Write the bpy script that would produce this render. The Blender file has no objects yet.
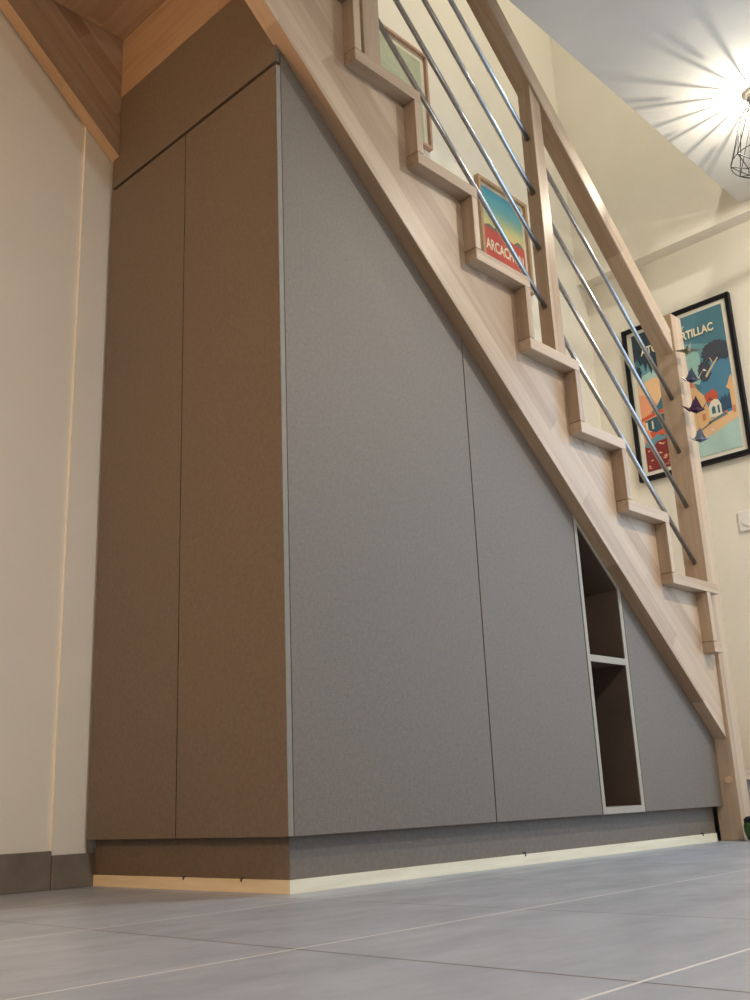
import bpy, bmesh, math, random
from mathutils import Vector, Matrix
random.seed(7)
COL = bpy.context.scene.collection
M_ = .8851                     # stair pitch
Z0 = 1.821                     # underside of the outer stringer at x = 0
TX0, TZ0, GO, RI = .173, 1.855, .2111, .1868   # first visible tread, going and rise
TT = .033                      # tread thickness
def slope(x): return Z0 - M_ * x

# ------------------------------------------------------------ materials
def lin(r, g, b):
    f = lambda c: ((c / 255 + .055) / 1.055) ** 2.4 if c > 10 else c / 255 / 12.92
    return (f(r), f(g), f(b), 1)

def base_mat(name, color, rough=.6, metal=0, spec=.5):
    m = bpy.data.materials.new(name); m.use_nodes = True
    b = m.node_tree.nodes['Principled BSDF']
    b.inputs['Base Color'].default_value = color
    b.inputs['Roughness'].default_value = rough
    b.inputs['Metallic'].default_value = metal
    b.inputs['Specular IOR Level'].default_value = spec
    return m, m.node_tree.nodes, m.node_tree.links, b

def noise_mat(name, c1, c2, scale=(8, 8, 8), detail=4, rough=.6, bump=0, bscale=60, spec=.4, metal=0, rot=(0, 0, 0), lo=.3, hi=.7):
    m, N, L, b = base_mat(name, c1, rough, metal, spec)
    tc = N.new('ShaderNodeTexCoord'); mp = N.new('ShaderNodeMapping')
    mp.inputs['Scale'].default_value = scale; mp.inputs['Rotation'].default_value = rot
    L.new(tc.outputs['Object'], mp.inputs['Vector'])
    n = N.new('ShaderNodeTexNoise'); n.inputs['Scale'].default_value = 1; n.inputs['Detail'].default_value = detail
    n.inputs['Roughness'].default_value = .6
    L.new(mp.outputs['Vector'], n.inputs['Vector'])
    r = N.new('ShaderNodeValToRGB'); r.color_ramp.elements[0].position = lo; r.color_ramp.elements[1].position = hi
    r.color_ramp.elements[0].color = c1; r.color_ramp.elements[1].color = c2
    L.new(n.outputs['Fac'], r.inputs['Fac']); L.new(r.outputs['Color'], b.inputs['Base Color'])
    if bump:
        n2 = N.new('ShaderNodeTexNoise'); n2.inputs['Scale'].default_value = bscale; n2.inputs['Detail'].default_value = 6
        L.new(tc.outputs['Object'], n2.inputs['Vector'])
        bp = N.new('ShaderNodeBump'); bp.inputs['Strength'].default_value = bump; bp.inputs['Distance'].default_value = .002
        L.new(n2.outputs['Fac'], bp.inputs['Height']); L.new(bp.outputs['Normal'], b.inputs['Normal'])
    return m

def wood_mat(name, cols, angle=0.0, axis='x', plank=.11, rough=.34, block=.55):
    """laminated beech: grain runs along a direction in the xz plane (axis 'x' turned by angle), or along y or z"""
    m, N, L, b = base_mat(name, cols[0], rough, 0, .4)
    tc = N.new('ShaderNodeTexCoord'); mp = N.new('ShaderNodeMapping')
    mp.vector_type = 'POINT'
    if axis == 'x': mp.inputs['Rotation'].default_value = (0, -angle, 0)
    L.new(tc.outputs['Object'], mp.inputs['Vector'])
    sep = N.new('ShaderNodeSeparateXYZ'); L.new(mp.outputs['Vector'], sep.inputs[0])
    along = {'x': 0, 'y': 1, 'z': 2}[axis]
    cross = 2 if axis == 'x' else 0
    comb = N.new('ShaderNodeCombineXYZ')
    for i in range(3):
        mu = N.new('ShaderNodeMath'); mu.operation = 'MULTIPLY'; mu.inputs[1].default_value = 3.0 if i == along else 55.0
        L.new(sep.outputs[i], mu.inputs[0]); L.new(mu.outputs[0], comb.inputs[i])
    n = N.new('ShaderNodeTexNoise'); n.inputs['Scale'].default_value = 1; n.inputs['Detail'].default_value = 5; n.inputs['Distortion'].default_value = .6
    L.new(comb.outputs[0], n.inputs['Vector'])
    # glued laths: one tone per lath
    dv = N.new('ShaderNodeMath'); dv.operation = 'DIVIDE'; dv.inputs[1].default_value = plank; L.new(sep.outputs[cross], dv.inputs[0])
    fl = N.new('ShaderNodeMath'); fl.operation = 'FLOOR'; L.new(dv.outputs[0], fl.inputs[0])
    d2 = N.new('ShaderNodeMath'); d2.operation = 'DIVIDE'; d2.inputs[1].default_value = block
    ad = N.new('ShaderNodeMath'); ad.operation = 'MULTIPLY_ADD'; ad.inputs[1].default_value = .213; L.new(fl.outputs[0], ad.inputs[0]); L.new(sep.outputs[along], ad.inputs[2])
    L.new(ad.outputs[0], d2.inputs[0])
    f2 = N.new('ShaderNodeMath'); f2.operation = 'FLOOR'; L.new(d2.outputs[0], f2.inputs[0])
    cc = N.new('ShaderNodeCombineXYZ'); L.new(fl.outputs[0], cc.inputs[0]); L.new(f2.outputs[0], cc.inputs[1])
    wn = N.new('ShaderNodeTexWhiteNoise'); L.new(cc.outputs[0], wn.inputs['Vector'])
    mx = N.new('ShaderNodeMath'); mx.operation = 'MULTIPLY_ADD'; mx.inputs[1].default_value = .62
    m3 = N.new('ShaderNodeMath'); m3.operation = 'MULTIPLY'; m3.inputs[1].default_value = .38; L.new(wn.outputs[0], m3.inputs[0])
    L.new(n.outputs['Fac'], mx.inputs[0]); L.new(m3.outputs[0], mx.inputs[2])
    r = N.new('ShaderNodeValToRGB')
    r.color_ramp.elements[0].position = .25; r.color_ramp.elements[1].position = .78
    r.color_ramp.elements[0].color = cols[0]; r.color_ramp.elements[1].color = cols[1]
    L.new(mx.outputs[0], r.inputs['Fac']); L.new(r.outputs['Color'], b.inputs['Base Color'])
    bp = N.new('ShaderNodeBump'); bp.inputs['Strength'].default_value = .15; bp.inputs['Distance'].default_value = .001
    L.new(n.outputs['Fac'], bp.inputs['Height']); L.new(bp.outputs['Normal'], b.inputs['Normal'])
    return m

BEECH = (lin(158, 131, 105), lin(194, 169, 142))
PA = math.atan(M_)
MAT = {}
MAT['wood_slope'] = wood_mat('beech_slope', BEECH, PA, 'x', .055)
MAT['wood_x'] = wood_mat('beech_along', BEECH, 0, 'x', .05, block=90)
MAT['wood_y'] = wood_mat('beech_depth', BEECH, 0, 'y', .045)
MAT['wood_z'] = wood_mat('beech_upright', BEECH, 0, 'z', .024, block=90)
MAT['wood_light'] = noise_mat('beech_plug', lin(205, 168, 130), lin(222, 190, 155), (40, 40, 40), rough=.45)
MAT['panel'] = noise_mat('taupe_board', lin(104, 92, 79), lin(115, 102, 89), (130, 130, 130), 10, rough=.5, bump=.5, bscale=500, spec=.45, lo=.35, hi=.65)
MAT['edge_dim'] = noise_mat('side_edge', lin(124, 117, 104), lin(134, 127, 114), (30, 30, 30), rough=.6)
MAT['edge'] = noise_mat('taupe_edge', lin(150, 142, 128), lin(160, 152, 138), (30, 30, 30), rough=.6)
MAT['dark'] = noise_mat('carcass_brown', lin(84, 68, 56), lin(98, 80, 66), (9, 9, 9), rough=.7)
MAT['gapdark'] = noise_mat('gap_black', lin(22, 18, 17), lin(28, 23, 22), (9, 9, 9), rough=.8)
MAT['strip'] = noise_mat('raw_pine', lin(216, 205, 178), lin(232, 222, 198), (5, 5, 60), rough=.6)
MAT['wall'] = noise_mat('cream_plaster', lin(232, 225, 209), lin(238, 231, 216), (3, 3, 3), rough=.85, bump=.25, bscale=90, spec=.2)
MAT['ceil'] = noise_mat('white_paint', lin(212, 205, 193), lin(218, 211, 200), (3, 3, 3), rough=.85, bump=.2, bscale=60, spec=.2)
MAT['skirt'] = noise_mat('taupe_tile', lin(112, 103, 92), lin(128, 118, 106), (14, 14, 14), rough=.45)
MAT['steel'] = noise_mat('brushed_steel', lin(160, 162, 165), lin(185, 187, 190), (60, 60, 60), rough=.28, metal=1)
MAT['steel_dark'] = noise_mat('steel_cap', lin(95, 96, 100), lin(110, 111, 115), (60, 60, 60), rough=.4, metal=1)
MAT['black'] = noise_mat('black_lacquer', lin(15, 15, 20), lin(20, 20, 26), (20, 20, 20), rough=.45, spec=.2)
MAT['wire'] = noise_mat('black_wire', lin(26, 22, 24), lin(34, 30, 32), (20, 20, 20), rough=.5)
MAT['white'] = noise_mat('white_plastic', lin(232, 228, 220), lin(238, 234, 228), (20, 20, 20), rough=.35)
MAT['green_pot'] = noise_mat('green_glaze', lin(48, 74, 34), lin(70, 98, 48), (30, 30, 30), rough=.4)

def flat(name, r, g, b, rough=.6):
    k = 'f_' + name
    if k not in MAT:
        c = lin(r, g, b); d = tuple(min(1, v * 1.06) for v in c[:3]) + (1,)
        MAT[k] = noise_mat(name, c, d, (30, 30, 30), rough=rough, spec=.25)
    return MAT[k]

def floor_mat():
    m, N, L, b = base_mat('stone_floor_tiles', (.2, .2, .2, 1), .35, 0, .5)
    tc = N.new('ShaderNodeTexCoord'); sep = N.new('ShaderNodeSeparateXYZ'); L.new(tc.outputs['Object'], sep.inputs[0])
    P, G = .4268, .0021
    def line(out, off, half):
        a = N.new('ShaderNodeMath'); a.operation = 'SUBTRACT'; a.inputs[1].default_value = off - P * 20; L.new(sep.outputs[out], a.inputs[0])
        mo = N.new('ShaderNodeMath'); mo.operation = 'PINGPONG'; mo.inputs[1].default_value = P / 2; L.new(a.outputs[0], mo.inputs[0])
        lt = N.new('ShaderNodeMath'); lt.operation = 'LESS_THAN'; lt.inputs[1].default_value = half; L.new(mo.outputs[0], lt.inputs[0])
        return lt, a
    lx, ax = line('X', -.474, G * .8); ly, ay = line('Y', -.1075, G)
    mxx = N.new('ShaderNodeMath'); mxx.operation = 'MAXIMUM'; L.new(lx.outputs[0], mxx.inputs[0]); L.new(ly.outputs[0], mxx.inputs[1])
    # tile tone
    def fl(a):
        d = N.new('ShaderNodeMath'); d.operation = 'DIVIDE'; d.inputs[1].default_value = P; L.new(a.outputs[0], d.inputs[0])
        f = N.new('ShaderNodeMath'); f.operation = 'FLOOR'; L.new(d.outputs[0], f.inputs[0]); return f
    cc = N.new('ShaderNodeCombineXYZ'); L.new(fl(ax).outputs[0], cc.inputs[0]); L.new(fl(ay).outputs[0], cc.inputs[1])
    wn = N.new('ShaderNodeTexWhiteNoise'); L.new(cc.outputs[0], wn.inputs['Vector'])
    mp = N.new('ShaderNodeMapping'); mp.inputs['Scale'].default_value = (5, 11, 5); mp.inputs['Rotation'].default_value = (0, 0, .2); L.new(tc.outputs['Object'], mp.inputs['Vector'])
    n = N.new('ShaderNodeTexNoise'); n.inputs['Scale'].default_value = 1; n.inputs['Detail'].default_value = 4; n.inputs['Roughness'].default_value = .65; L.new(mp.outputs[0], n.inputs['Vector'])
    ad = N.new('ShaderNodeMath'); ad.operation = 'MULTIPLY_ADD'; ad.inputs[1].default_value = .12; L.new(wn.outputs[0], ad.inputs[0]); L.new(n.outputs['Fac'], ad.inputs[2])
    r = N.new('ShaderNodeValToRGB'); r.color_ramp.elements[0].position = .35; r.color_ramp.elements[1].position = .75
    r.color_ramp.elements[0].color = lin(134, 139, 147); r.color_ramp.elements[1].color = lin(158, 163, 171)
    L.new(ad.outputs[0], r.inputs['Fac'])
    mixg = N.new('ShaderNodeMix'); mixg.data_type = 'RGBA'; mixg.inputs['A'].default_value = lin(92, 78, 66); mixg.inputs['B'].default_value = lin(206, 204, 200)  # joints running along x are pale: reflected light painted into the grout colour
    L.new(ly.outputs[0], mixg.inputs['Factor'])
    mix = N.new('ShaderNodeMix'); mix.data_type = 'RGBA'; L.new(mxx.outputs[0], mix.inputs['Factor'])
    L.new(r.outputs['Color'], mix.inputs['A']); L.new(mixg.outputs['Result'], mix.inputs['B']); L.new(mix.outputs['Result'], b.inputs['Base Color'])
    r2 = N.new('ShaderNodeMapRange'); r2.inputs['From Min'].default_value = .3; r2.inputs['From Max'].default_value = .75
    r2.inputs['To Min'].default_value = .38; r2.inputs['To Max'].default_value = .31
    L.new(n.outputs['Fac'], r2.inputs['Value']); L.new(r2.outputs[0], b.inputs['Roughness'])
    return m
MAT['floor'] = floor_mat()

# ------------------------------------------------------------ mesh helpers
def box(bm, x0, x1, y0, y1, z0, z1):
    v = [bm.verts.new((x, y, z)) for x in (x0, x1) for y in (y0, y1) for z in (z0, z1)]
    for f in ((0, 1, 3, 2), (4, 6, 7, 5), (0, 4, 5, 1), (2, 3, 7, 6), (0, 2, 6, 4), (1, 5, 7, 3)):
        bm.faces.new([v[i] for i in f])

def prism(bm, pts, axis, a, b):
    """extrude a polygon of (u, v) along an axis: 'y' -> (u, *, v), 'x' -> (*, u, v), 'z' -> (u, v, *)"""
    def mk(u, v, t): return {'y': (u, t, v), 'x': (t, u, v), 'z': (u, v, t)}[axis]
    A = [bm.verts.new(mk(u, v, a)) for u, v in pts]; B = [bm.verts.new(mk(u, v, b)) for u, v in pts]
    bm.faces.new(A); bm.faces.new(B[::-1])
    n = len(pts)
    for i in range(n): bm.faces.new((A[i], B[i], B[(i + 1) % n], A[(i + 1) % n]))

def tube(bm, p, q, r, seg=12, r2=None):
    p, q = Vector(p), Vector(q); d = (q - p); u = d.orthogonal().normalized(); w = d.normalized().cross(u)
    r2 = r if r2 is None else r2
    A, B = [], []
    for i in range(seg):
        a = 2 * math.pi * i / seg; o = u * math.cos(a) + w * math.sin(a)
        A.append(bm.verts.new(p + o * r)); B.append(bm.verts.new(q + o * r2))
    bm.faces.new(A[::-1]); bm.faces.new(B)
    for i in range(seg): bm.faces.new((A[i], A[(i + 1) % seg], B[(i + 1) % seg], B[i]))

def lathe(bm, prof, cx, cy, seg=32):
    rings = []
    for r, z in prof:
        rings.append([bm.verts.new((cx + r * math.cos(2 * math.pi * i / seg), cy + r * math.sin(2 * math.pi * i / seg), z)) for i in range(seg)])
    for a, b in zip(rings, rings[1:]):
        for i in range(seg): bm.faces.new((a[i], a[(i + 1) % seg], b[(i + 1) % seg], b[i]))
    bm.faces.new(rings[0][::-1]); bm.faces.new(rings[-1])

def obj(name, bm, mat, parent=None, bevel=0, smooth=False):
    bmesh.ops.recalc_face_normals(bm, faces=bm.faces[:])
    me = bpy.data.meshes.new(name); bm.to_mesh(me); bm.free()
    o = bpy.data.objects.new(name, me); COL.objects.link(o); me.materials.append(mat)
    if parent: o.parent = parent; o.matrix_parent_inverse = Matrix.Translation(-Vector(parent.location))
    if smooth:
        for p in me.polygons: p.use_smooth = True
    if bevel:
        b = o.modifiers.new('bevel', 'BEVEL'); b.width = bevel; b.segments = 2; b.limit_method = 'ANGLE'
    return o

def one(name, mat, parent=None, bevel=0, smooth=False, b=None, boxes=None, pr=None, tubes=None):
    bm = bmesh.new()
    for q in ([b] if b else []) + (boxes or []): box(bm, *q)
    for q in pr or []: prism(bm, *q)
    for q in tubes or []: tube(bm, *q)
    return obj(name, bm, mat, parent, bevel, smooth)

def tag(o, label=None, cat=None, group=None, kind=None):
    for k, v in (('label', label), ('category', cat), ('group', group), ('kind', kind)):
        if v: o[k] = v
    return o

def thing(name, label, cat, loc, group=None):
    o = bpy.data.objects.new(name, None); COL.objects.link(o); o.location = loc; o.empty_display_size = .1
    return tag(o, label, cat, group)

def struct(o): o['kind'] = 'structure'; return o

# ------------------------------------------------------------ room shell
XW, XU, YB, ZC = 2.5, 2.428, .705, 2.45
YE = -.09                                        # edge of the stairwell opening
struct(one('floor', MAT['floor'], b=(-4.0, XW + .2, -5.0, YB + .2, -.12, 0)))
# back wall behind the stair; a thin lining steps forward on its left end
struct(one('wall_back', MAT['wall'], pr=[([(-4.0, YB + .2), (XW + .2, YB + .2), (XW + .2, YB), (-.005, YB), (-.005, .6985), (-.092, .6985), (-.092, YB), (-4.0, YB)], 'z', 0, 5.0)]))
V0, V1, WZ0, WZ1 = -2.9, -.62, .05, 2.2           # glazed door in the right wall, nearer than the frame
prof = [(XW, 0), (XW + .2, 0), (XW + .2, 5.0), (XU, 5.0), (XU, 2.402), (XW, 2.402)]
struct(one('wall_right', MAT['wall'], pr=[(prof, 'y', V1, YB), (prof, 'y', -5.0, V0),
    ([(XW, 0), (XW + .2, 0), (XW + .2, WZ0), (XW, WZ0)], 'y', V0, V1),
    ([(XW, WZ1), (XW + .2, WZ1), (XW + .2, 5.0), (XU, 5.0), (XU, 2.402), (XW, 2.402)], 'y', V0, V1)]))
struct(one('wall_left', MAT['wall'], b=(-4.2, -4.0, -5.0, YB + .2, 0, 5.0)))
# wall behind the camera, with a wide glazed opening
struct(one('wall_front', MAT['wall'], b=(-4.2, XW + .2, -5.2, -5.0, 0, 5.0)))
VM = (V0 + V1) / 2
struct(one('window_1', MAT['white'], boxes=[(XW + .06, XW + .12, V0, V0 + .07, WZ0, WZ1), (XW + .06, XW + .12, V1 - .07, V1, WZ0, WZ1), (XW + .06, XW + .12, V0 + .07, V1 - .07, WZ0, WZ0 + .07), (XW + .06, XW + .12, V0 + .07, V1 - .07, WZ1 - .07, WZ1), (XW + .05, XW + .13, VM - .05, VM + .05, WZ0 + .07, WZ1 - .07)]))
# ceiling of the ground floor: open above the stair
struct(one('ceiling', MAT['ceil'], pr=[([(-4.0, -5.0), (XU, -5.0), (XU, YE), (-1.45, YE), (-1.45, YB), (-4.0, YB)], 'z', ZC, ZC + .25)]))
o = struct(one('ceiling_upper', MAT['ceil'], b=(-4.2, XW + .2, -5.2, YB + .2, 5.0, 5.15))); o.name = 'ceiling_2'
# skirting tiles
struct(one('baseboard_left', MAT['skirt'], bevel=.0015, b=(-4.0, -.094, .692, YB, 0, .0805)))
struct(one('baseboard_back', MAT['skirt'], bevel=.0015, b=(-.0935, .02, .687, .6969, 0, .071)))
struct(one('baseboard_right', MAT['skirt'], bevel=.0015, b=(XW - .011, XW, V1, -.005, 0, .08)))

# ------------------------------------------------------------ staircase
stair = thing('staircase', 'beech staircase with steel rod railing rising left above the taupe cupboard', 'staircase', (1.76, 0, 0))
YS0, YS1 = -.038, .008                            # outer stringer
pts = [(-1.25, slope(-1.25)), (1.7235, slope(1.7235))]
pts += [(1.7235, TZ0 - 7 * RI)]
for i in range(7, -7, -1):
    x = TX0 + i * GO
    if i == 7: pts += [(x, TZ0 - 7 * RI), (x, TZ0 - 6 * RI)]
    else: pts += [(x, TZ0 - i * RI), (x, TZ0 - (i - 1) * RI)]
pts = pts + [(-1.25, TZ0 + 7 * RI)]
one('outer_stringer', MAT['wood_slope'], stair, bevel=.0015, pr=[(pts, 'y', YS0, YS1)])
# wall stringer: its lower edge shows beyond the cupboard
zb = lambda x: 1.868 - M_ * x
one('wall_stringer', MAT['wood_slope'], stair, bevel=.0015, pr=[([(-1.45, zb(-1.45)), (1.72, zb(1.72)), (1.72, zb(1.72) + .42), (-1.45, zb(-1.45) + .42)], 'y', .657, .6965)])
YF = -.0755
for i in range(-7, 8):
    x, z = TX0 + i * GO, TZ0 - i * RI
    if i == -1:
        one('tread', MAT['wood_x'], stair, bevel=.002, pr=[([(x, YF), (x + .237, YF), (x + .237, .656), (0.0, .656), (0.0, .0085), (x, .0085)], 'z', z, z + TT)])
        one('riser', MAT['wood_y'], stair, bevel=.0015, b=(-.0145, -.0005, .0085, .656, 2.0695, 2.2615))
        one('riser', MAT['wood_z'], stair, bevel=.0015, b=(x, x + .023, YF, .008, z + TT + .001, 2.2615))
        continue
    if i == -2:
        one('tread', MAT['wood_y'], stair, bevel=.002, b=(x - GO, .03, YF, .656, 2.262, 2.295))
        one('riser', MAT['wood_y'], stair, bevel=.0015, b=(x - GO, x - GO + .023, YF, .656, 2.296, z + RI - .0005))
        continue
    x1 = x + .237 if i < 6 else (1.772 if i == 6 else 1.7225)
    if i == 6:   # last full tread laps the newel
        one('tread', MAT['wood_x'], stair, bevel=.002, pr=[([(x, YF), (1.733, YF), (1.733, -.0515), (1.7235, -.0515), (1.7235, .656), (x, .656)], 'z', z, z + TT)])
    elif i == 7:
        one('tread', MAT['wood_x'], stair, bevel=.002, pr=[([(x, YF), (1.704, YF), (1.704, .656), (x, .656)], 'z', z, z + TT)])
    else:
        one('tread', MAT['wood_x'], stair, bevel=.002, b=(x, x1, YF, .656, z, z + TT))
    one('riser', MAT['wood_z'], stair, bevel=.0015, b=(x, x + .023, YF, .656, z + TT + .001, z + RI - .0005))
# newel post with its pegs
NX0, NX1, NY0, NY1 = 1.725, 1.797, -.05, .025
newel = one('newel_post', MAT['wood_z'], stair, bevel=.003, b=(NX0, NX1, NY0, NY1, 0, 1.724))
for z in (.173, .60):
    o = one('wood_plug', MAT['wood_light'], newel, tubes=[((NX0 - .002, -.026, z), (NX0 + .001, -.026, z), .011, 20)]); o['label'] = 'pale round wooden plug'
# balusters
RB = lambda x: 1.579 - .945 * (x - 1.72)            # underside of the handrail
def bal(x0, x1, zb_): 
    return one('baluster', MAT['wood_z'], stair, bevel=.002, pr=[([(x0, zb_), (x1, zb_), (x1, RB(x1) + .002), (x0, RB(x0) + .002)], 'y', -.035, .010)])
bal(.994, 1.046, TZ0 - 3 * RI + TT)
bal(.250, .311, TZ0 + TT)
bal(-.50, -.44, TZ0 + 4 * RI + TT)
# handrail
H = .088
one('handrail', MAT['wood_slope'], stair, bevel=.004, pr=[([(-1.45, RB(-1.45)), (NX0 + .001, RB(NX0)), (NX0 + .001, RB(NX0) + H), (-1.45, RB(-1.45) + H)], 'y', -.0425, .0175)])
# steel rods: four per bay
ROD = [1.404, 1.214, 1.024, .834]
for zr in ROD:
    for xa, xb in ((1.045, NX0 + .002), (.310, .995), (-.441, .251), (-1.45, -.499)):
        f = lambda x: zr - .90 * (x - 1.74)
        one('rail_rod', MAT['steel'], stair, smooth=True, tubes=[((xa, -.0125, f(xa)), (xb, -.0125, f(xb)),   .0074, 16)])
# turning steps behind the newel
def step(poly, z, name='winder_tread'):
    one('winder_tread', MAT['wood_x'], stair, bevel=.002, pr=[(poly, 'z', z - TT, z)])
S1, S2, S3 = .205, .392, .580
X9 = XW - .006
one('winder_riser', MAT['skirt'], stair, bevel=.001, b=(NX1, X9, -.002, .018, 0, S1 - TT))  # beech riser; its shade is painted in with the grey-brown skirting colour
step([(NX1, -.02), (X9, -.02), (X9, .42), (NX1, .06)], S1)
def wall_between(a, b, z0, z1, t=.02):
    a, b = Vector(a), Vector(b); n = Vector((-(b - a).y, (b - a).x)).normalized() * t
    return ([tuple(a), tuple(b), tuple(b + n), tuple(a + n)], 'z', z0, z1)
one('winder_riser', MAT['wood_x'], stair, pr=[wall_between((NX1, .03), (X9, .36), S1, S2 - TT)])
step([(NX1, .012), (X9, .335), (X9, .656), (2.3, .656), (NX1, .09)], S2)
one('winder_riser', MAT['wood_x'], stair, pr=[wall_between((NX1 - .01, .05), (2.33, .62), S2, S3 - TT)])
step([(1.7245, .027), (NX1, .027), (2.30, .656), (1.7245, .656)], S3)

# ------------------------------------------------------------ fitted cupboard
T = .0136                                        # side panel thickness as it shows on the front
cab = thing('understair_cupboard', 'tall taupe fitted cupboard filling the space under the staircase', 'cupboard', (.8, .35, 0))
ZD, ZT, D = .099, 1.786, .684
E0, A0, B0, C0, E1 = .0, .604, 1.046, 1.260, 1.7215
g = .0016
def front_panel(name, x0, x1, y0=0.0, y1=.019, top=.0015, mat='panel'):
    return one(name, MAT[mat], cab, bevel=.0008, pr=[([(x0 + g, ZD), (x1 - g, ZD), (x1 - g, slope(x1 - g) - top), (x0 + g, slope(x0 + g) - top)], 'y', y0, y1)])
front_panel('cupboard_door', 0.0, A0); front_panel('cupboard_door', A0, B0); front_panel('cupboard_door', C0, E1)
# left end: two doors, a thin shadow gap, a fixed panel above
YM = .346
for a, b in ((0.0, YM - g), (YM + g, D)):
    d = one('side_door', MAT['panel'], cab, bevel=.0008, b=(-T, -.0015, a, b, ZD, ZT - .0085))
one('side_edge', MAT['edge_dim'], cab, b=(-T + .0006, -.0006, -.0006, .003, ZD + .001, ZT - .0095))['label'] = 'pale front edge of the side door'
ztop = TZ0 + RI
one('side_panel', MAT['panel'], cab, bevel=.0008, pr=[([(0.0, ZT + .002), (D, ZT + .002), (D, 1.878), (.655, 1.880), (.655, 2.068), (.010, 2.068), (.010, slope(-T) - .001), (0.0, slope(-T) - .001)], 'x', -T, -.0015)])
# dark carcass behind the doors (two bodies either side of the open shelves)
def carcass(x0, x1): 
    return ([(x0, ZD + .002), (x1, ZD + .002), (x1, slope(x1) - .003), (x0, slope(x0) - .003)], 'y', .0195, D - .005)
one('carcass', MAT['gapdark'], cab, pr=[carcass(-.0012, B0 + .001), carcass(C0 - .001, 1.71)])
# wall filler
one('filler_strip', MAT['edge_dim'], cab, b=(-.006, .004, D, .6965, ZD, 1.874))
# open shelf unit
niche = one('shelf_unit', MAT['dark'], cab, pr=[
    ([(B0 + .002, ZD + .001), (B0 + .016, ZD + .001), (B0 + .016, slope(B0 + .016) - .002), (B0 + .002, slope(B0 + .002) - .002)], 'y', .002, .56),
    ([(C0 - .018, ZD + .001), (C0 - .002, ZD + .001), (C0 - .002, slope(C0 - .002) - .002), (C0 - .018, slope(C0 - .018) - .002)], 'y', .002, .56),
    ([(B0 + .016, ZD + .001), (C0 - .018, ZD + .001), (C0 - .018, ZD + .018), (B0 + .016, ZD + .018)], 'y', .002, .56),
    ([(B0 + .016, ZD + .018), (C0 - .018, ZD + .018), (C0 - .018, slope(C0 - .018) - .003), (B0 + .016, slope(B0 + .016) - .003)], 'y', .56, .575),
    ([(B0 + .016, slope(B0 + .016) - .018), (C0 - .018, slope(C0 - .018) - .018), (C0 - .018, slope(C0 - .018) - .002), (B0 + .016, slope(B0 + .016) - .002)], 'y', .002, .56)])
niche['label'] = 'open shelf compartment with brown inside'
one('shelf', MAT['dark'], niche, b=(B0 + .016, C0 - .018, .004, .56, .490, .507))
xa, xb, xc, xd = B0 + .002, B0 + .016, C0 - .018, C0 - .002
one('shelf_edging', MAT['edge'], niche, pr=[
    ([(xa, ZD), (xb, ZD), (xb, slope(xb) - .002), (xa, slope(xa) - .002)], 'y', -.0005, .0025),
    ([(xc, ZD), (xd, ZD), (xd, slope(xd) - .002), (xc, slope(xc) - .002)], 'y', -.0005, .0025),
    ([(xb, ZD), (xc, ZD), (xc, ZD + .017), (xb, ZD + .017)], 'y', -.0005, .0025),
    ([(xb, .489), (xc, .489), (xc, .507), (xb, .507)], 'y', -.0005, .0045),
    ([(xb, slope(xb) - .016), (xc, slope(xc) - .016), (xc, slope(xc) - .002), (xb, slope(xb) - .002)], 'y', -.0005, .0025)])['label'] = 'pale front edges'
# plinth and the raw strip along its foot
plinth = one('plinth', MAT['panel'], cab, pr=[([(.012, .026), (1.700, .026), (1.700, .045), (.030, .045), (.030, .69), (.012, .69)], 'z', .0, ZD - .0005)])
strip = one('base_strip', MAT['strip'], plinth, pr=[([(.0075, .0215), (1.698, .0215), (1.698, .0262), (.0122, .0262), (.0122, .69), (.0075, .69)], 'z', .0, .0235)])
strip['label'] = 'raw pale wooden strip'
for (x, y) in ((.0, .345), (.0, .16), (.73, 0), (1.61, 0)):
    if x == 0: q = (.0055, .0122, y - .0015, y + .0015, .019, .026)
    else: q = (x - .0015, x + .0015, .0195, .0262, .019, .028)
    one('clip', MAT['steel_dark'], plinth, b=q)

# ------------------------------------------------------------ framed poster on the right wall
def letters(name, text, size, mat, parent, origin, right, up, bold=.0, depth=.0006, squeeze=1.0, shear=0):
    c = bpy.data.curves.new(name, 'FONT'); c.body = text; c.size = size; c.extrude = depth; c.offset = bold; c.shear = shear
    tmp = bpy.data.objects.new(name, c); COL.objects.link(tmp); bpy.context.view_layer.update()
    dg = bpy.context.evaluated_depsgraph_get(); me = bpy.data.meshes.new_from_object(tmp.evaluated_get(dg))
    bpy.data.objects.remove(tmp)
    r, u = Vector(right), Vector(up); n = r.cross(u)
    for v in me.vertices:
        v.co = Vector(origin) + r * v.co.x * squeeze + u * v.co.y + n * v.co.z
    o = bpy.data.objects.new(name, me); COL.objects.link(o); me.materials.clear(); me.materials.append(mat)
    o.parent = parent; o.matrix_parent_inverse = Matrix.Translation(-Vector(parent.location))
    return o

PY0, PY1, PZ0, PZ1 = .04, .542, 1.412, 2.118
post = thing('framed_poster', 'large black framed travel poster of a seaside village, on the right wall', 'poster', (XW - .01, .29, PZ0))
fr = .018; fx0, fx1 = XW - .024, XW - .0005
one('poster_frame', MAT['black'], post, bevel=.0015, boxes=[(fx0, fx1, PY0, PY0 + fr, PZ0, PZ1), (fx0, fx1, PY1 - fr, PY1, PZ0, PZ1), (fx0, fx1, PY0 + fr, PY1 - fr, PZ0, PZ0 + fr), (fx0, fx1, PY0 + fr, PY1 - fr, PZ1 - fr, PZ1)])
one('poster_margin', flat('poster_paper', 228, 222, 205), post, b=(XW - .012, XW - .001, PY0 + fr, PY1 - fr, PZ0 + fr, PZ1 - fr))
AY0, AY1, AZ0, AZ1 = .080, .500, 1.450, 2.082
art_n = [0]
def clipbox(poly):
    return [(min(max(y, AY0), AY1), min(max(z, AZ0), AZ1)) for y, z in poly]
INK = bmesh.new(); INKS = []
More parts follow.
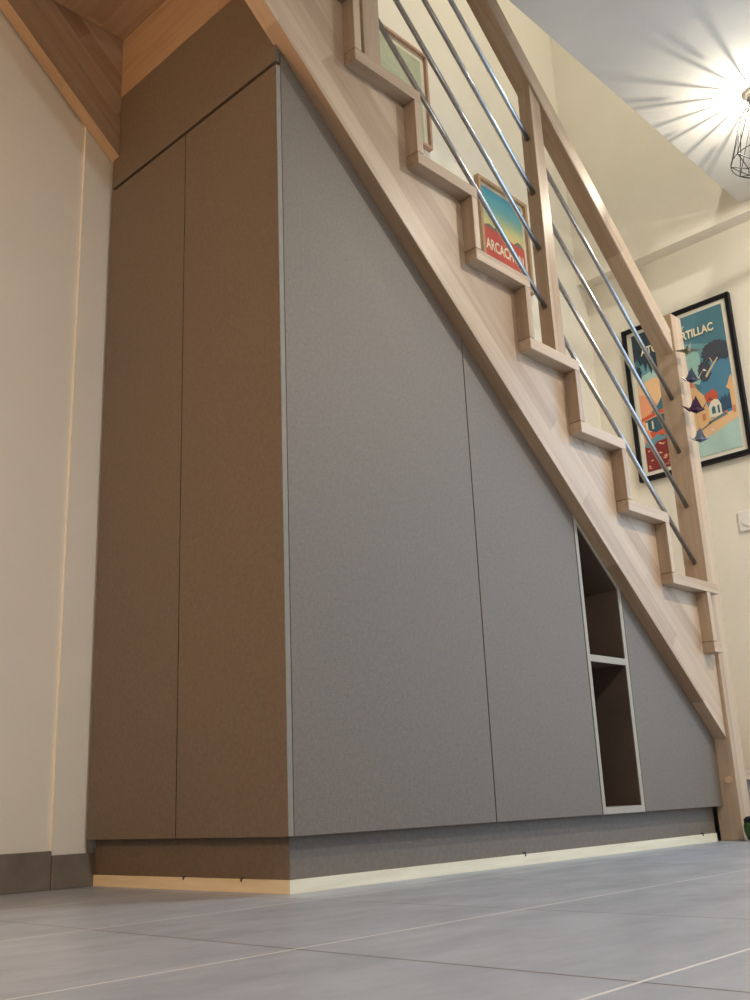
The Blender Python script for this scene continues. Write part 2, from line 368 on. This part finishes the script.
def art(name, color, polys):
    """printed shape, each layer a hair in front of the one before"""
    art_n[0] += 1; xf = XW - .0122 - .00012 * art_n[0]
    INKS.append(flat(name, *color)); k0 = len(INK.faces)
    for p in polys: prism(INK, clipbox(p), 'x', xf, XW - .012)
    INK.faces.ensure_lookup_table()
    for f in INK.faces[k0:]: f.material_index = len(INKS) - 1
def rect(y0, y1, z0, z1): return [(y0, z0), (y1, z0), (y1, z1), (y0, z1)]
art('poster_sky', (82, 124, 138), [rect(AY0, AY1, AZ0, AZ1)])
art('sky_band', (108, 154, 162), [[(AY1, 1.93), (.36, 1.95), (.26, 1.96), (AY0, 1.90), (AY0, 1.80), (AY1, 1.80)]])
art('pale_band', (166, 196, 188), [[(AY1, 1.875), (.40, 1.90), (.36, 1.88), (.33, 1.83), (AY1, 1.83)]])
art('sea_band', (84, 132, 158), [[(.215, 1.86), (AY0, 1.88), (AY0, 1.58), (.215, 1.62)]])
art('dune', (150, 190, 180), [[(.33, 1.82), (.30, 1.875), (.262, 1.905), (.225, 1.915), (.205, 1.90), (.20, 1.80), (.22, 1.76)]])
art('sand', (230, 188, 144), [[(AY1, 1.845), (.42, 1.86), (.38, 1.85), (.35, 1.80), (.31, 1.72), (.26, 1.70), (.20, 1.60), (AY0, 1.61), (AY0, 1.53), (.20, 1.50), (.33, 1.50), (AY1, 1.50)]])
art('orange_ground', (230, 156, 118), [[(AY1, 1.80), (.46, 1.79), (.42, 1.74), (.37, 1.70), (.35, 1.60), (AY1, 1.56)]])
art('hill', (64, 108, 122), [[(.455, 1.705), (.42, 1.73), (.395, 1.765), (.375, 1.79), (.355, 1.80), (.34, 1.72), (.40, 1.705)]])
art('red_roof', (198, 90, 66), [[(AY1, 1.690), (.44, 1.705), (.34, 1.72), (.34, 1.70), (.44, 1.688), (AY1, 1.676)], [(.21, 1.685), (.205, 1.71), (.165, 1.725), (.150, 1.70), (.153, 1.678), (.19, 1.668)], [(.47, 1.62), (.36, 1.635), (.35, 1.60), (.46, 1.59)]])
art('dark_house', (62, 88, 98), [[(.485, 1.675), (.36, 1.695), (.36, 1.635), (.40, 1.625), (.44, 1.612), (.47, 1.63)]])
art('white_window', (222, 212, 190), [rect(.474, .483, 1.635, 1.668), rect(.448, .455, 1.632, 1.668), rect(.372, .38, 1.65, 1.685), rect(.355, .362, 1.65, 1.685)])
art('tan_house', (226, 182, 132), [[(.31, 1.56), (.31, 1.72), (.285, 1.765), (.255, 1.805), (.235, 1.745), (.21, 1.71), (.2, 1.665), (.193, 1.59), (.24, 1.565)], [(.098, 1.60), (.098, 1.70), (.112, 1.715), (.104, 1.725), (.096, 1.745), (.085, 1.765), (AY0, 1.75), (AY0, 1.585)]])
art('pink_spot', (206, 134, 100), [rect(.213, .228, 1.60, 1.63), rect(.084, .097, 1.60, 1.63), [(.155, 1.607), (.12, 1.618), (.12, 1.608), (.155, 1.598)], [(.285, 1.765), (.255, 1.79), (.235, 1.745), (.245, 1.755)]])
art('dark_woods', (58, 86, 110), [[(.158, 1.612), (.155, 1.665), (.148, 1.68), (.142, 1.665), (.135, 1.685), (.127, 1.67), (.12, 1.69), (.113, 1.672), (.104, 1.69), (.099, 1.66), (.099, 1.622)]])
art('white_house', (224, 216, 196), [[(.197, 1.605), (.197, 1.65), (.183, 1.672), (.168, 1.68), (.15, 1.672), (.142, 1.65), (.142, 1.60)], ])
art('arched_door', (70, 112, 122), [[(.184, 1.618), (.184, 1.642), (.176, 1.652), (.168, 1.645), (.168, 1.618)], rect(.150, .159, 1.615, 1.65)])
art('shade_line', (112, 128, 122), [[(.205, 1.59), (.13, 1.612), (.12, 1.60), (.205, 1.58)], [(.31, 1.565), (.245, 1.565), (.19, 1.588), (.19, 1.583), (.25, 1.555), (.31, 1.556)]])
art('water', (174, 202, 194), [[(.33, 1.45), (.32, 1.50), (.27, 1.525), (.20, 1.53), (.155, 1.548), (.12, 1.562), (AY0, 1.575), (AY0, 1.45)]])
art('maroon_flowers', (128, 52, 52), [[(AY1, AZ0), (AY1, 1.565), (.47, 1.59), (.45, 1.57), (.42, 1.60), (.39, 1.585), (.36, 1.60), (.345, 1.57), (.345, AZ0)]])
fl = []
for k in range(26):
    y, z = random.uniform(.352, .49), random.uniform(1.458, 1.575)
    w, h = random.uniform(.004, .011), random.uniform(.002, .005); a = random.uniform(-.6, .6)
    fl.append([(y + w, z - a * w), (y, z - h), (y - w, z + a * w), (y, z + h)])
art('flower_lights', (226, 170, 130), fl)
art('blue_bush', (104, 142, 152), [[(AY1, 1.56), (.485, 1.60), (.46, 1.59), (.435, 1.605), (.41, 1.59), (.39, 1.60), (.40, 1.575), (.44, 1.572), (.465, 1.548)]])
def ragged(cy, cz, ry, rz, n, amp, seed):
    rr = random.Random(seed)
    return [(cy + ry * math.cos(2 * math.pi * i / n) * (1 + (amp if i % 2 else -amp) * rr.uniform(.3, 1)), cz + rz * math.sin(2 * math.pi * i / n) * (1 + (amp if i % 2 else -amp) * rr.uniform(.3, 1))) for i in range(n)]
art('pine_crown', (72, 76, 86), [ragged(.135, 1.885, .058, .045, 34, .09, 3)])
art('pine_crown', (72, 76, 86), [ragged(.094, 1.875, .022, .040, 20, .08, 5)])
art('pine_crown', (72, 76, 86), [ragged(.19, 1.812, .028, .045, 26, .14, 8)])
art('pine_branch', (206, 190, 160), [[(.19, 1.79), (.15, 1.835), (.128, 1.855), (.125, 1.85), (.148, 1.826), (.185, 1.78)], [(.155, 1.84), (.162, 1.862), (.158, 1.862), (.150, 1.838)]])
art('palm_fronds', (52, 66, 76), [[(AY1, AZ1), (AY1, 1.955), (.485, 1.975), (.47, 1.93), (.46, 1.955), (.45, 1.90), (.44, 1.94), (.425, 1.88), (.415, 1.93), (.398, 1.885), (.392, 1.94), (.375, 1.93), (.37, 1.965), (.345, 1.97), (.355, 2.0), (.335, 2.04), (.36, AZ1)], ragged(.485, 1.90, .013, .03, 14, .25, 4)])
picture = obj('poster_print', INK, INKS[0], post)
for m_ in INKS[1:]: picture.data.materials.append(m_)
txt = flat('lettering_cream', 232, 220, 190)
xt = XW - .0122 - .00012 * 36
letters('title_lettering', 'ATO', .050, txt, picture, (xt, .462, 1.975), (0, -1, 0), (0, 0, 1), .0016, .0003, .80)
letters('title_lettering', 'RTILLAC', .050, txt, picture, (xt, .270, 1.978), (0, -1, 0), (0, 0, 1), .0016, .0003, .76)
letters('small_lettering', 'ar', .028, txt, picture, (xt, .272, 2.026), (0, -1, 0), (0, 0, 1), .0004, .0003, .8, .3)

# light switch
sw = thing('light_switch', 'white round-button light switch on the cream wall beneath the large black framed poster', 'switch', (XW, .105, 1.11))
one('switch_plate', MAT['white'], sw, bevel=.003, b=(XW - .009, XW - .0003, .063, .146, 1.110, 1.193))
one('switch_button', MAT['white'], sw, bevel=.001, tubes=[((XW - .013, .1045, 1.1515), (XW - .009, .1045, 1.1515), .026, 32)])

# ------------------------------------------------------------ two small pictures above the stair
YW = YB
def small_frame(name, label, x0, x1, z0, z1, fw, wood, margin):
    t = thing(name, label, 'picture', ((x0 + x1) / 2, YW - .01, z0))
    y0, y1 = YW - .022, YW - .0005
    f = one('picture_frame', wood, t, bevel=.001, boxes=[(x0, x0 + fw, y0, y1, z0, z1), (x1 - fw, x1, y0, y1, z0, z1), (x0 + fw, x1 - fw, y0, y1, z0, z0 + fw), (x0 + fw, x1 - fw, y0, y1, z1 - fw, z1)])
    one('picture_mount', margin, t, b=(x0 + fw, x1 - fw, YW - .008, YW - .001, z0 + fw, z1 - fw))
    return t
oak = noise_mat('oak_frame', lin(170, 138, 108), lin(188, 156, 124), (40, 40, 8), rough=.5)
pk = noise_mat('rosy_wood_frame', lin(176, 140, 120), lin(190, 156, 134), (40, 40, 8), rough=.5)
a = small_frame('framed_print', 'small wood framed print with blue and yellow sky over a red band, behind the railing', 1.690, 2.035, 2.205, 2.645, .016, oak, flat('print_paper', 222, 212, 190))
ax0, ax1, az0, az1 = 1.722, 2.003, 2.240, 2.613
def sky_print():
    m, N, L, b = base_mat('printed_sunset', (.5, .5, .5, 1), .6, 0, .25)
    tc = N.new('ShaderNodeTexCoord'); sp = N.new('ShaderNodeSeparateXYZ'); L.new(tc.outputs['Object'], sp.inputs[0])
    mr = N.new('ShaderNodeMapRange'); mr.inputs['From Min'].default_value = 2.40; mr.inputs['From Max'].default_value = 2.61; L.new(sp.outputs[2], mr.inputs['Value'])
    r = N.new('ShaderNodeValToRGB'); e = r.color_ramp.elements
    e[0].position = 0; e[0].color = lin(226, 190, 140); e[1].position = 1; e[1].color = lin(74, 150, 180)
    q = e.new(.25); q.color = lin(206, 200, 140); q = e.new(.6); q.color = lin(120, 178, 178)
    L.new(mr.outputs[0], r.inputs['Fac']); L.new(r.outputs['Color'], b.inputs['Base Color']); return m
pr_ = one('print_sheet', sky_print(), a, b=(ax0, ax1, YW - .0084, YW - .0079, az0, az1))
# object coordinates of the sheet are world based: parent inverse keeps them
one('print_ground', flat('print_red', 196, 92, 82), pr_, pr=[([(ax0, az0 + .03), (ax1, az0 + .03), (ax1, 2.405), (1.92, 2.41), (1.84, 2.418), (ax0, 2.425)], 'y', YW - .0088, YW - .0083)])
one('print_hills', flat('print_grey_rock', 120, 120, 112), pr_, pr=[([(ax0, 2.425), (1.76, 2.44), (1.79, 2.43), (1.83, 2.450), (1.86, 2.432), (1.90, 2.415), (1.84, 2.417), (ax0, 2.424)], 'y', YW - .0090, YW - .0083), ([(1.93, 2.41), (1.955, 2.43), (1.98, 2.425), (2.0, 2.406)], 'y', YW - .0090, YW - .0083)])
one('print_foot', flat('print_orange', 216, 150, 96), pr_, pr=[([(ax0, az0), (ax1, az0), (ax1, az0 + .034), (ax0, az0 + .034)], 'y', YW - .0089, YW - .0083)])
letters('print_lettering', 'ARCACHON', .070, txt, pr_, (ax0 + .006, YW - .0092, 2.318), (1, 0, 0), (0, 0, 1), .0015, .0003, .66)
b_ = small_frame('framed_print', 'small wood framed pale green picture, highest on the stair wall', 1.03, 1.405, 2.615, 3.065, .012, pk, flat('print_paper', 222, 212, 190))
one('print_sheet', noise_mat('pale_green_sheet', lin(166, 172, 146), lin(186, 190, 162), (14, 14, 22), 6, rough=.6), b_, b=(1.06, 1.372, YW - .0086, YW - .0079, 2.64, 3.025))

# ------------------------------------------------------------ paper crane garland on the newel
gar = thing('paper_crane_garland', 'string of small folded paper cranes hanging at the newel post', 'garland', (1.79, -.07, 1.73))
gx = 1.728; gy = -.09
one('string', flat('string_grey', 150, 145, 140), gar, tubes=[((gx, gy, 1.60), (gx, gy, 1.22), .0006, 6), ((NX0 + .045, NY0 + .001, 1.64), (gx, gy, 1.60), .0006, 6)])
def crane(z, body, wing, scale, yaw, name='paper_crane', lab=None, flatw=False):
    """folded crane: ridged body, two wings, neck with beak, tail"""
    s = scale; bm = bmesh.new()
    def tri(*P): 
        vs = [bm.verts.new(p) for p in P]; bm.faces.new(vs)
    c, sn = math.cos(yaw), math.sin(yaw)
    def R(x, y, zz): return (gx + s * (x * c - y * sn), gy + s * (x * sn + y * c), z + s * zz)
    F, B, L, Rr, T_, U = R(.022, 0, 0), R(-.022, 0, 0), R(0, .010, -.004), R(0, -.010, -.004), R(0, 0, .018), R(0, 0, -.010)
    for P in ((F, L, T_), (L, B, T_), (B, Rr, T_), (Rr, F, T_), (F, U, L), (L, U, B), (B, U, Rr), (Rr, U, F)): tri(*P)
    o = obj(name, bm, body, gar)
    if lab: o['label'] = lab
    bm = bmesh.new()
    up = .003 if flatw else .032; out = .042 if flatw else .010
    for sg in (1, -1):
        pr0, pr1, tip = R(.014, sg * .004, .002), R(-.014, sg * .004, .002), R(0, sg * out, up)
        mid = R(0, sg * .006, .008)
        v = [bm.verts.new(p) for p in (pr0, mid, pr1, tip)]
        bm.faces.new((v[0], v[1], v[3])); bm.faces.new((v[1], v[2], v[3])); bm.faces.new((v[0], v[3], v[2]))
        w = None
    obj('wing', bm, body, o)
    for sg, tz, nm in ((1, .030, 'neck'), (-1, .014, 'tail')):
        bm = bmesh.new()
        r0, r1, r2, tip = R(sg * .014, .004, -.004), R(sg * .014, -.004, -.004), R(sg * .018, 0, .006), R(sg * .036, 0, tz)
        vs = [bm.verts.new(p) for p in (r0, r1, r2, tip)]
        for f in ((0, 1, 3), (1, 2, 3), (2, 0, 3), (0, 2, 1)): bm.faces.new([vs[i] for i in f])
        if nm == 'neck':
            q = R(.036, 0, tz); q2 = R(.045, 0, tz - .008); q3 = R(.033, .0015, tz - .004); q4 = R(.033, -.0015, tz - .004)
            vv = [bm.verts.new(p) for p in (q, q2, q3, q4)]
            for f in ((0, 1, 2), (0, 3, 1), (0, 2, 3), (1, 3, 2)): bm.faces.new([vv[i] for i in f])
        obj(nm, bm, wing, o)
crane(1.566, flat('olive_paper', 128, 122, 96), flat('pale_paper', 214, 202, 180), 1.15, .75, lab='olive paper crane seen edge on', flatw=True)
crane(1.462, flat('navy_paper', 58, 62, 80), flat('pale_paper', 214, 202, 180), 1.25, -.82, lab='dark blue paper crane')
crane(1.354, flat('plum_paper', 54, 22, 50), flat('plum_paper', 54, 22, 50), 1.4, -.82, lab='plum paper crane')
crane(1.250, flat('slate_paper', 88, 92, 104), flat('pale_grey_paper', 186, 178, 168), 1.2, -.82, lab='slate grey paper crane')

# small green pot beside the newel foot
bm = bmesh.new(); px_, py_ = 1.700, -.104
lathe(bm, [(.022, 0), (.030, .006), (.036, .025), (.037, .042), (.034, .052), (.031, .052), (.031, .046), (.0, .046)][:-1] + [(.001, .046)], px_, py_)
pot = obj('small_pot', bm, MAT['green_pot'], smooth=True)
tag(pot, 'small rounded dark green pot on the floor beside the newel foot', 'pot')
bm = bmesh.new(); lathe(bm, [(.0335, .050), (.0345, .060), (.026, .068), (.004, .070)], px_, py_); 
obj('lid', bm, flat('black_lid', 34, 28, 38), pot, smooth=True)['label'] = 'black lid'

# ------------------------------------------------------------ lamps
LX, LY = 1.805, -.425
lamp = thing('pendant_lamp', 'black wire cage ceiling lamp with a glowing bulb, near the stairwell edge', 'lamp', (LX, LY, ZC))
bm = bmesh.new(); lathe(bm, [(.030, ZC - .0005), (.030, ZC - .012), (.012, ZC - .018)], LX, LY, 32); obj('canopy', bm, MAT['white'], lamp, smooth=False)
bm = bmesh.new(); lathe(bm, [(.014, ZC - .018), (.014, ZC - .036), (.011, ZC - .040)], LX, LY, 20); obj('bulb_holder', bm, MAT['steel_dark'], lamp)
BZ = 2.362
bmat = bpy.data.materials.new('glowing_bulb'); bmat.use_nodes = True
nn = bmat.node_tree.nodes; em = nn.new('ShaderNodeEmission'); em.inputs['Color'].default_value = (1, .86, .62, 1); em.inputs['Strength'].default_value = 30
bmat.node_tree.links.new(em.outputs[0], nn['Material Output'].inputs['Surface'])
bm = bmesh.new(); lathe(bm, [(.009, 2.408), (.011, 2.402), (.013, 2.396), (.012, 2.388), (.007, 2.383), (.001, 2.382)], LX, LY, 24)
bulb = obj('bulb', bm, bmat, lamp, smooth=True)
# geometric wire cage: rings joined by zigzag wires
bm = bmesh.new()
def ring(r, z, n=40, ph=0): return [Vector((LX + r * math.cos(2 * math.pi * i / n + ph), LY + r * math.sin(2 * math.pi * i / n + ph), z)) for i in range(n)]
WR = .0016
def ringwire(r, z, n=40, ph=0):
    P = ring(r, z, n, ph)
    for i in range(n): tube(bm, P[i], P[(i + 1) % n], WR, 6)
n = 9
crown = ring(.020, 2.436, 18, .1); neck_ = ring(.046, 2.372, 18, .1)
for i in range(18): tube(bm, crown[i], neck_[i], .0013, 6)
ringwire(.046, 2.372, 36)
top = ring(.044, 2.378, n, .2); sh = ring(.060, 2.352, n, .2); wide = ring(.112, 2.185, n, .2 + math.pi / n); bot = ring(.062, 2.150, n, .2)
ringwire(.060, 2.352, n, .2); ringwire(.112, 2.185, 40); ringwire(.062, 2.150, n, .2)
for i in range(n):
    tube(bm, top[i], sh[i], WR, 6)
    tube(bm, sh[i], wide[i], WR, 6); tube(bm, sh[(i + 1) % n], wide[i], WR, 6)
    tube(bm, wide[i], bot[i], WR, 6); tube(bm, wide[i], bot[(i + 1) % n], WR, 6)
obj('wire_cage', bm, MAT['wire'], lamp)

def light(name, typ, loc, energy, color, size=.05, rot=None, parent=None, **kw):
    l = bpy.data.lights.new(name, typ); l.energy = energy; l.color = color
    if typ == 'POINT': l.shadow_soft_size = size
    if typ == 'AREA': l.shape = 'RECTANGLE'; l.size = kw.get('sx', 1); l.size_y = kw.get('sy', 1)
    o = bpy.data.objects.new(name, l); COL.objects.link(o); o.location = loc
    if rot: o.rotation_euler = rot
    return o
bulb.visible_shadow = True
light('pendant_light', 'POINT', (LX, LY, 2.366), 8.5, (1, .94, .80), .0018)

def ceiling_lamp(x, y, z, label, energy, color, size):
    t = thing('ceiling_lamp', label, 'lamp', (x, y, z))
    bm = bmesh.new(); lathe(bm, [(.11, z - .0005), (.11, z - .02), (.10, z - .025)], x, y, 40); obj('lamp_base', bm, MAT['white'], t)
    m = bpy.data.materials.new('lit_diffuser'); m.use_nodes = True; q = m.node_tree.nodes; e = q.new('ShaderNodeEmission')
    e.inputs['Color'].default_value = (*color, 1); e.inputs['Strength'].default_value = 3
    m.node_tree.links.new(e.outputs[0], q['Material Output'].inputs['Surface'])
    bm = bmesh.new(); lathe(bm, [(.098, z - .026), (.095, z - .045), (.07, z - .062), (.02, z - .070)], x, y, 40); obj('lamp_shade', bm, m, t, smooth=True)
    l_ = light('ceiling_light', 'AREA', (x, y, z - .08), energy, color, sx=size, sy=size); l_.data.shape = 'DISK'
ceiling_lamp(1.50, -1.45, ZC, 'flush round white ceiling lamp over the middle of the room', 40, (1, .93, .82), .05)
ceiling_lamp(-.5, -2.3, ZC, 'added round white ceiling lamp behind the viewpoint, brightening the left wall', 46, (.96, .98, 1), .20)  # unseen fill lamp, added to brighten the left wall
# unseen floor lamp, added far left to warm the left-facing sides
fx, fy = -2.2, .42
fl_ = thing('added_floor_lamp', 'added floor lamp with a glowing amber shade, out of view, warming the left-facing sides', 'lamp', (fx, fy, 0))
bm = bmesh.new(); lathe(bm, [(.13, 0), (.13, .012), (.02, .022), (.011, .03)], fx, fy, 40); obj('lamp_base', bm, MAT['wire'], fl_)
one('pole', MAT['wire'], fl_, smooth=True, tubes=[((fx, fy, .028), (fx, fy, 1.28), .010, 16)])
bm = bmesh.new()
for (r0, r1) in ((.17, .13), (.168, .128)):
    a_ = [bm.verts.new((fx + r0 * math.cos(2 * math.pi * i / 40), fy + r0 * math.sin(2 * math.pi * i / 40), 1.28)) for i in range(40)]
    b_2 = [bm.verts.new((fx + r1 * math.cos(2 * math.pi * i / 40), fy + r1 * math.sin(2 * math.pi * i / 40), 1.52)) for i in range(40)]
    for i in range(40): bm.faces.new((a_[i], a_[(i + 1) % 40], b_2[(i + 1) % 40], b_2[i]))
am = bpy.data.materials.new('amber_fill_shade'); am.use_nodes = True; q_ = am.node_tree.nodes; e_ = q_.new('ShaderNodeEmission')
e_.inputs['Color'].default_value = (1, .55, .22, 1); e_.inputs['Strength'].default_value = 44
am.node_tree.links.new(e_.outputs[0], q_['Material Output'].inputs['Surface'])
obj('lamp_shade', bm, am, fl_)
ceiling_lamp(1.1, -1.05, 5.0, 'flush round white ceiling lamp above the upper landing', 50, (1, .97, .86), .20)

# daylight through the glazed opening
w = bpy.data.worlds.new('sky'); bpy.context.scene.world = w; w.use_nodes = True
w.node_tree.nodes['Background'].inputs['Color'].default_value = (.70, .84, 1, 1)
w.node_tree.nodes['Background'].inputs['Strength'].default_value = 1.0
light('daylight', 'AREA', (XW + .03, VM, (WZ0 + WZ1) / 2), 36, (.42, .69, 1), rot=(0, math.radians(90), 0), sx=WZ1 - WZ0 - .1, sy=V1 - V0 - .1)

# ------------------------------------------------------------ camera
cd = bpy.data.cameras.new('camera'); cam = bpy.data.objects.new('camera', cd); COL.objects.link(cam)
yaw, pit, rol = .8153, .2936, -.044
F = Vector((math.sin(yaw) * math.cos(pit), math.cos(yaw) * math.cos(pit), math.sin(pit)))
r = Vector((math.cos(yaw), -math.sin(yaw), 0)); u = r.cross(F)
R = math.cos(rol) * r + math.sin(rol) * u; U = -math.sin(rol) * r + math.cos(rol) * u
mt = Matrix((R, U, -F)).transposed().to_4x4(); mt.translation = Vector((-1.27425, -1.43895, .15))
cam.matrix_world = mt
cd.sensor_fit = 'VERTICAL'; cd.sensor_height = 36; cd.lens = 36 * 1003.157 / 1000; cd.clip_start = .02
sc = bpy.context.scene; sc.camera = cam
sc.view_settings.view_transform = 'Standard'; sc.view_settings.look = 'None'; sc.view_settings.gamma = 1
sc.view_settings.use_curve_mapping = False; sc.view_settings.exposure = 0
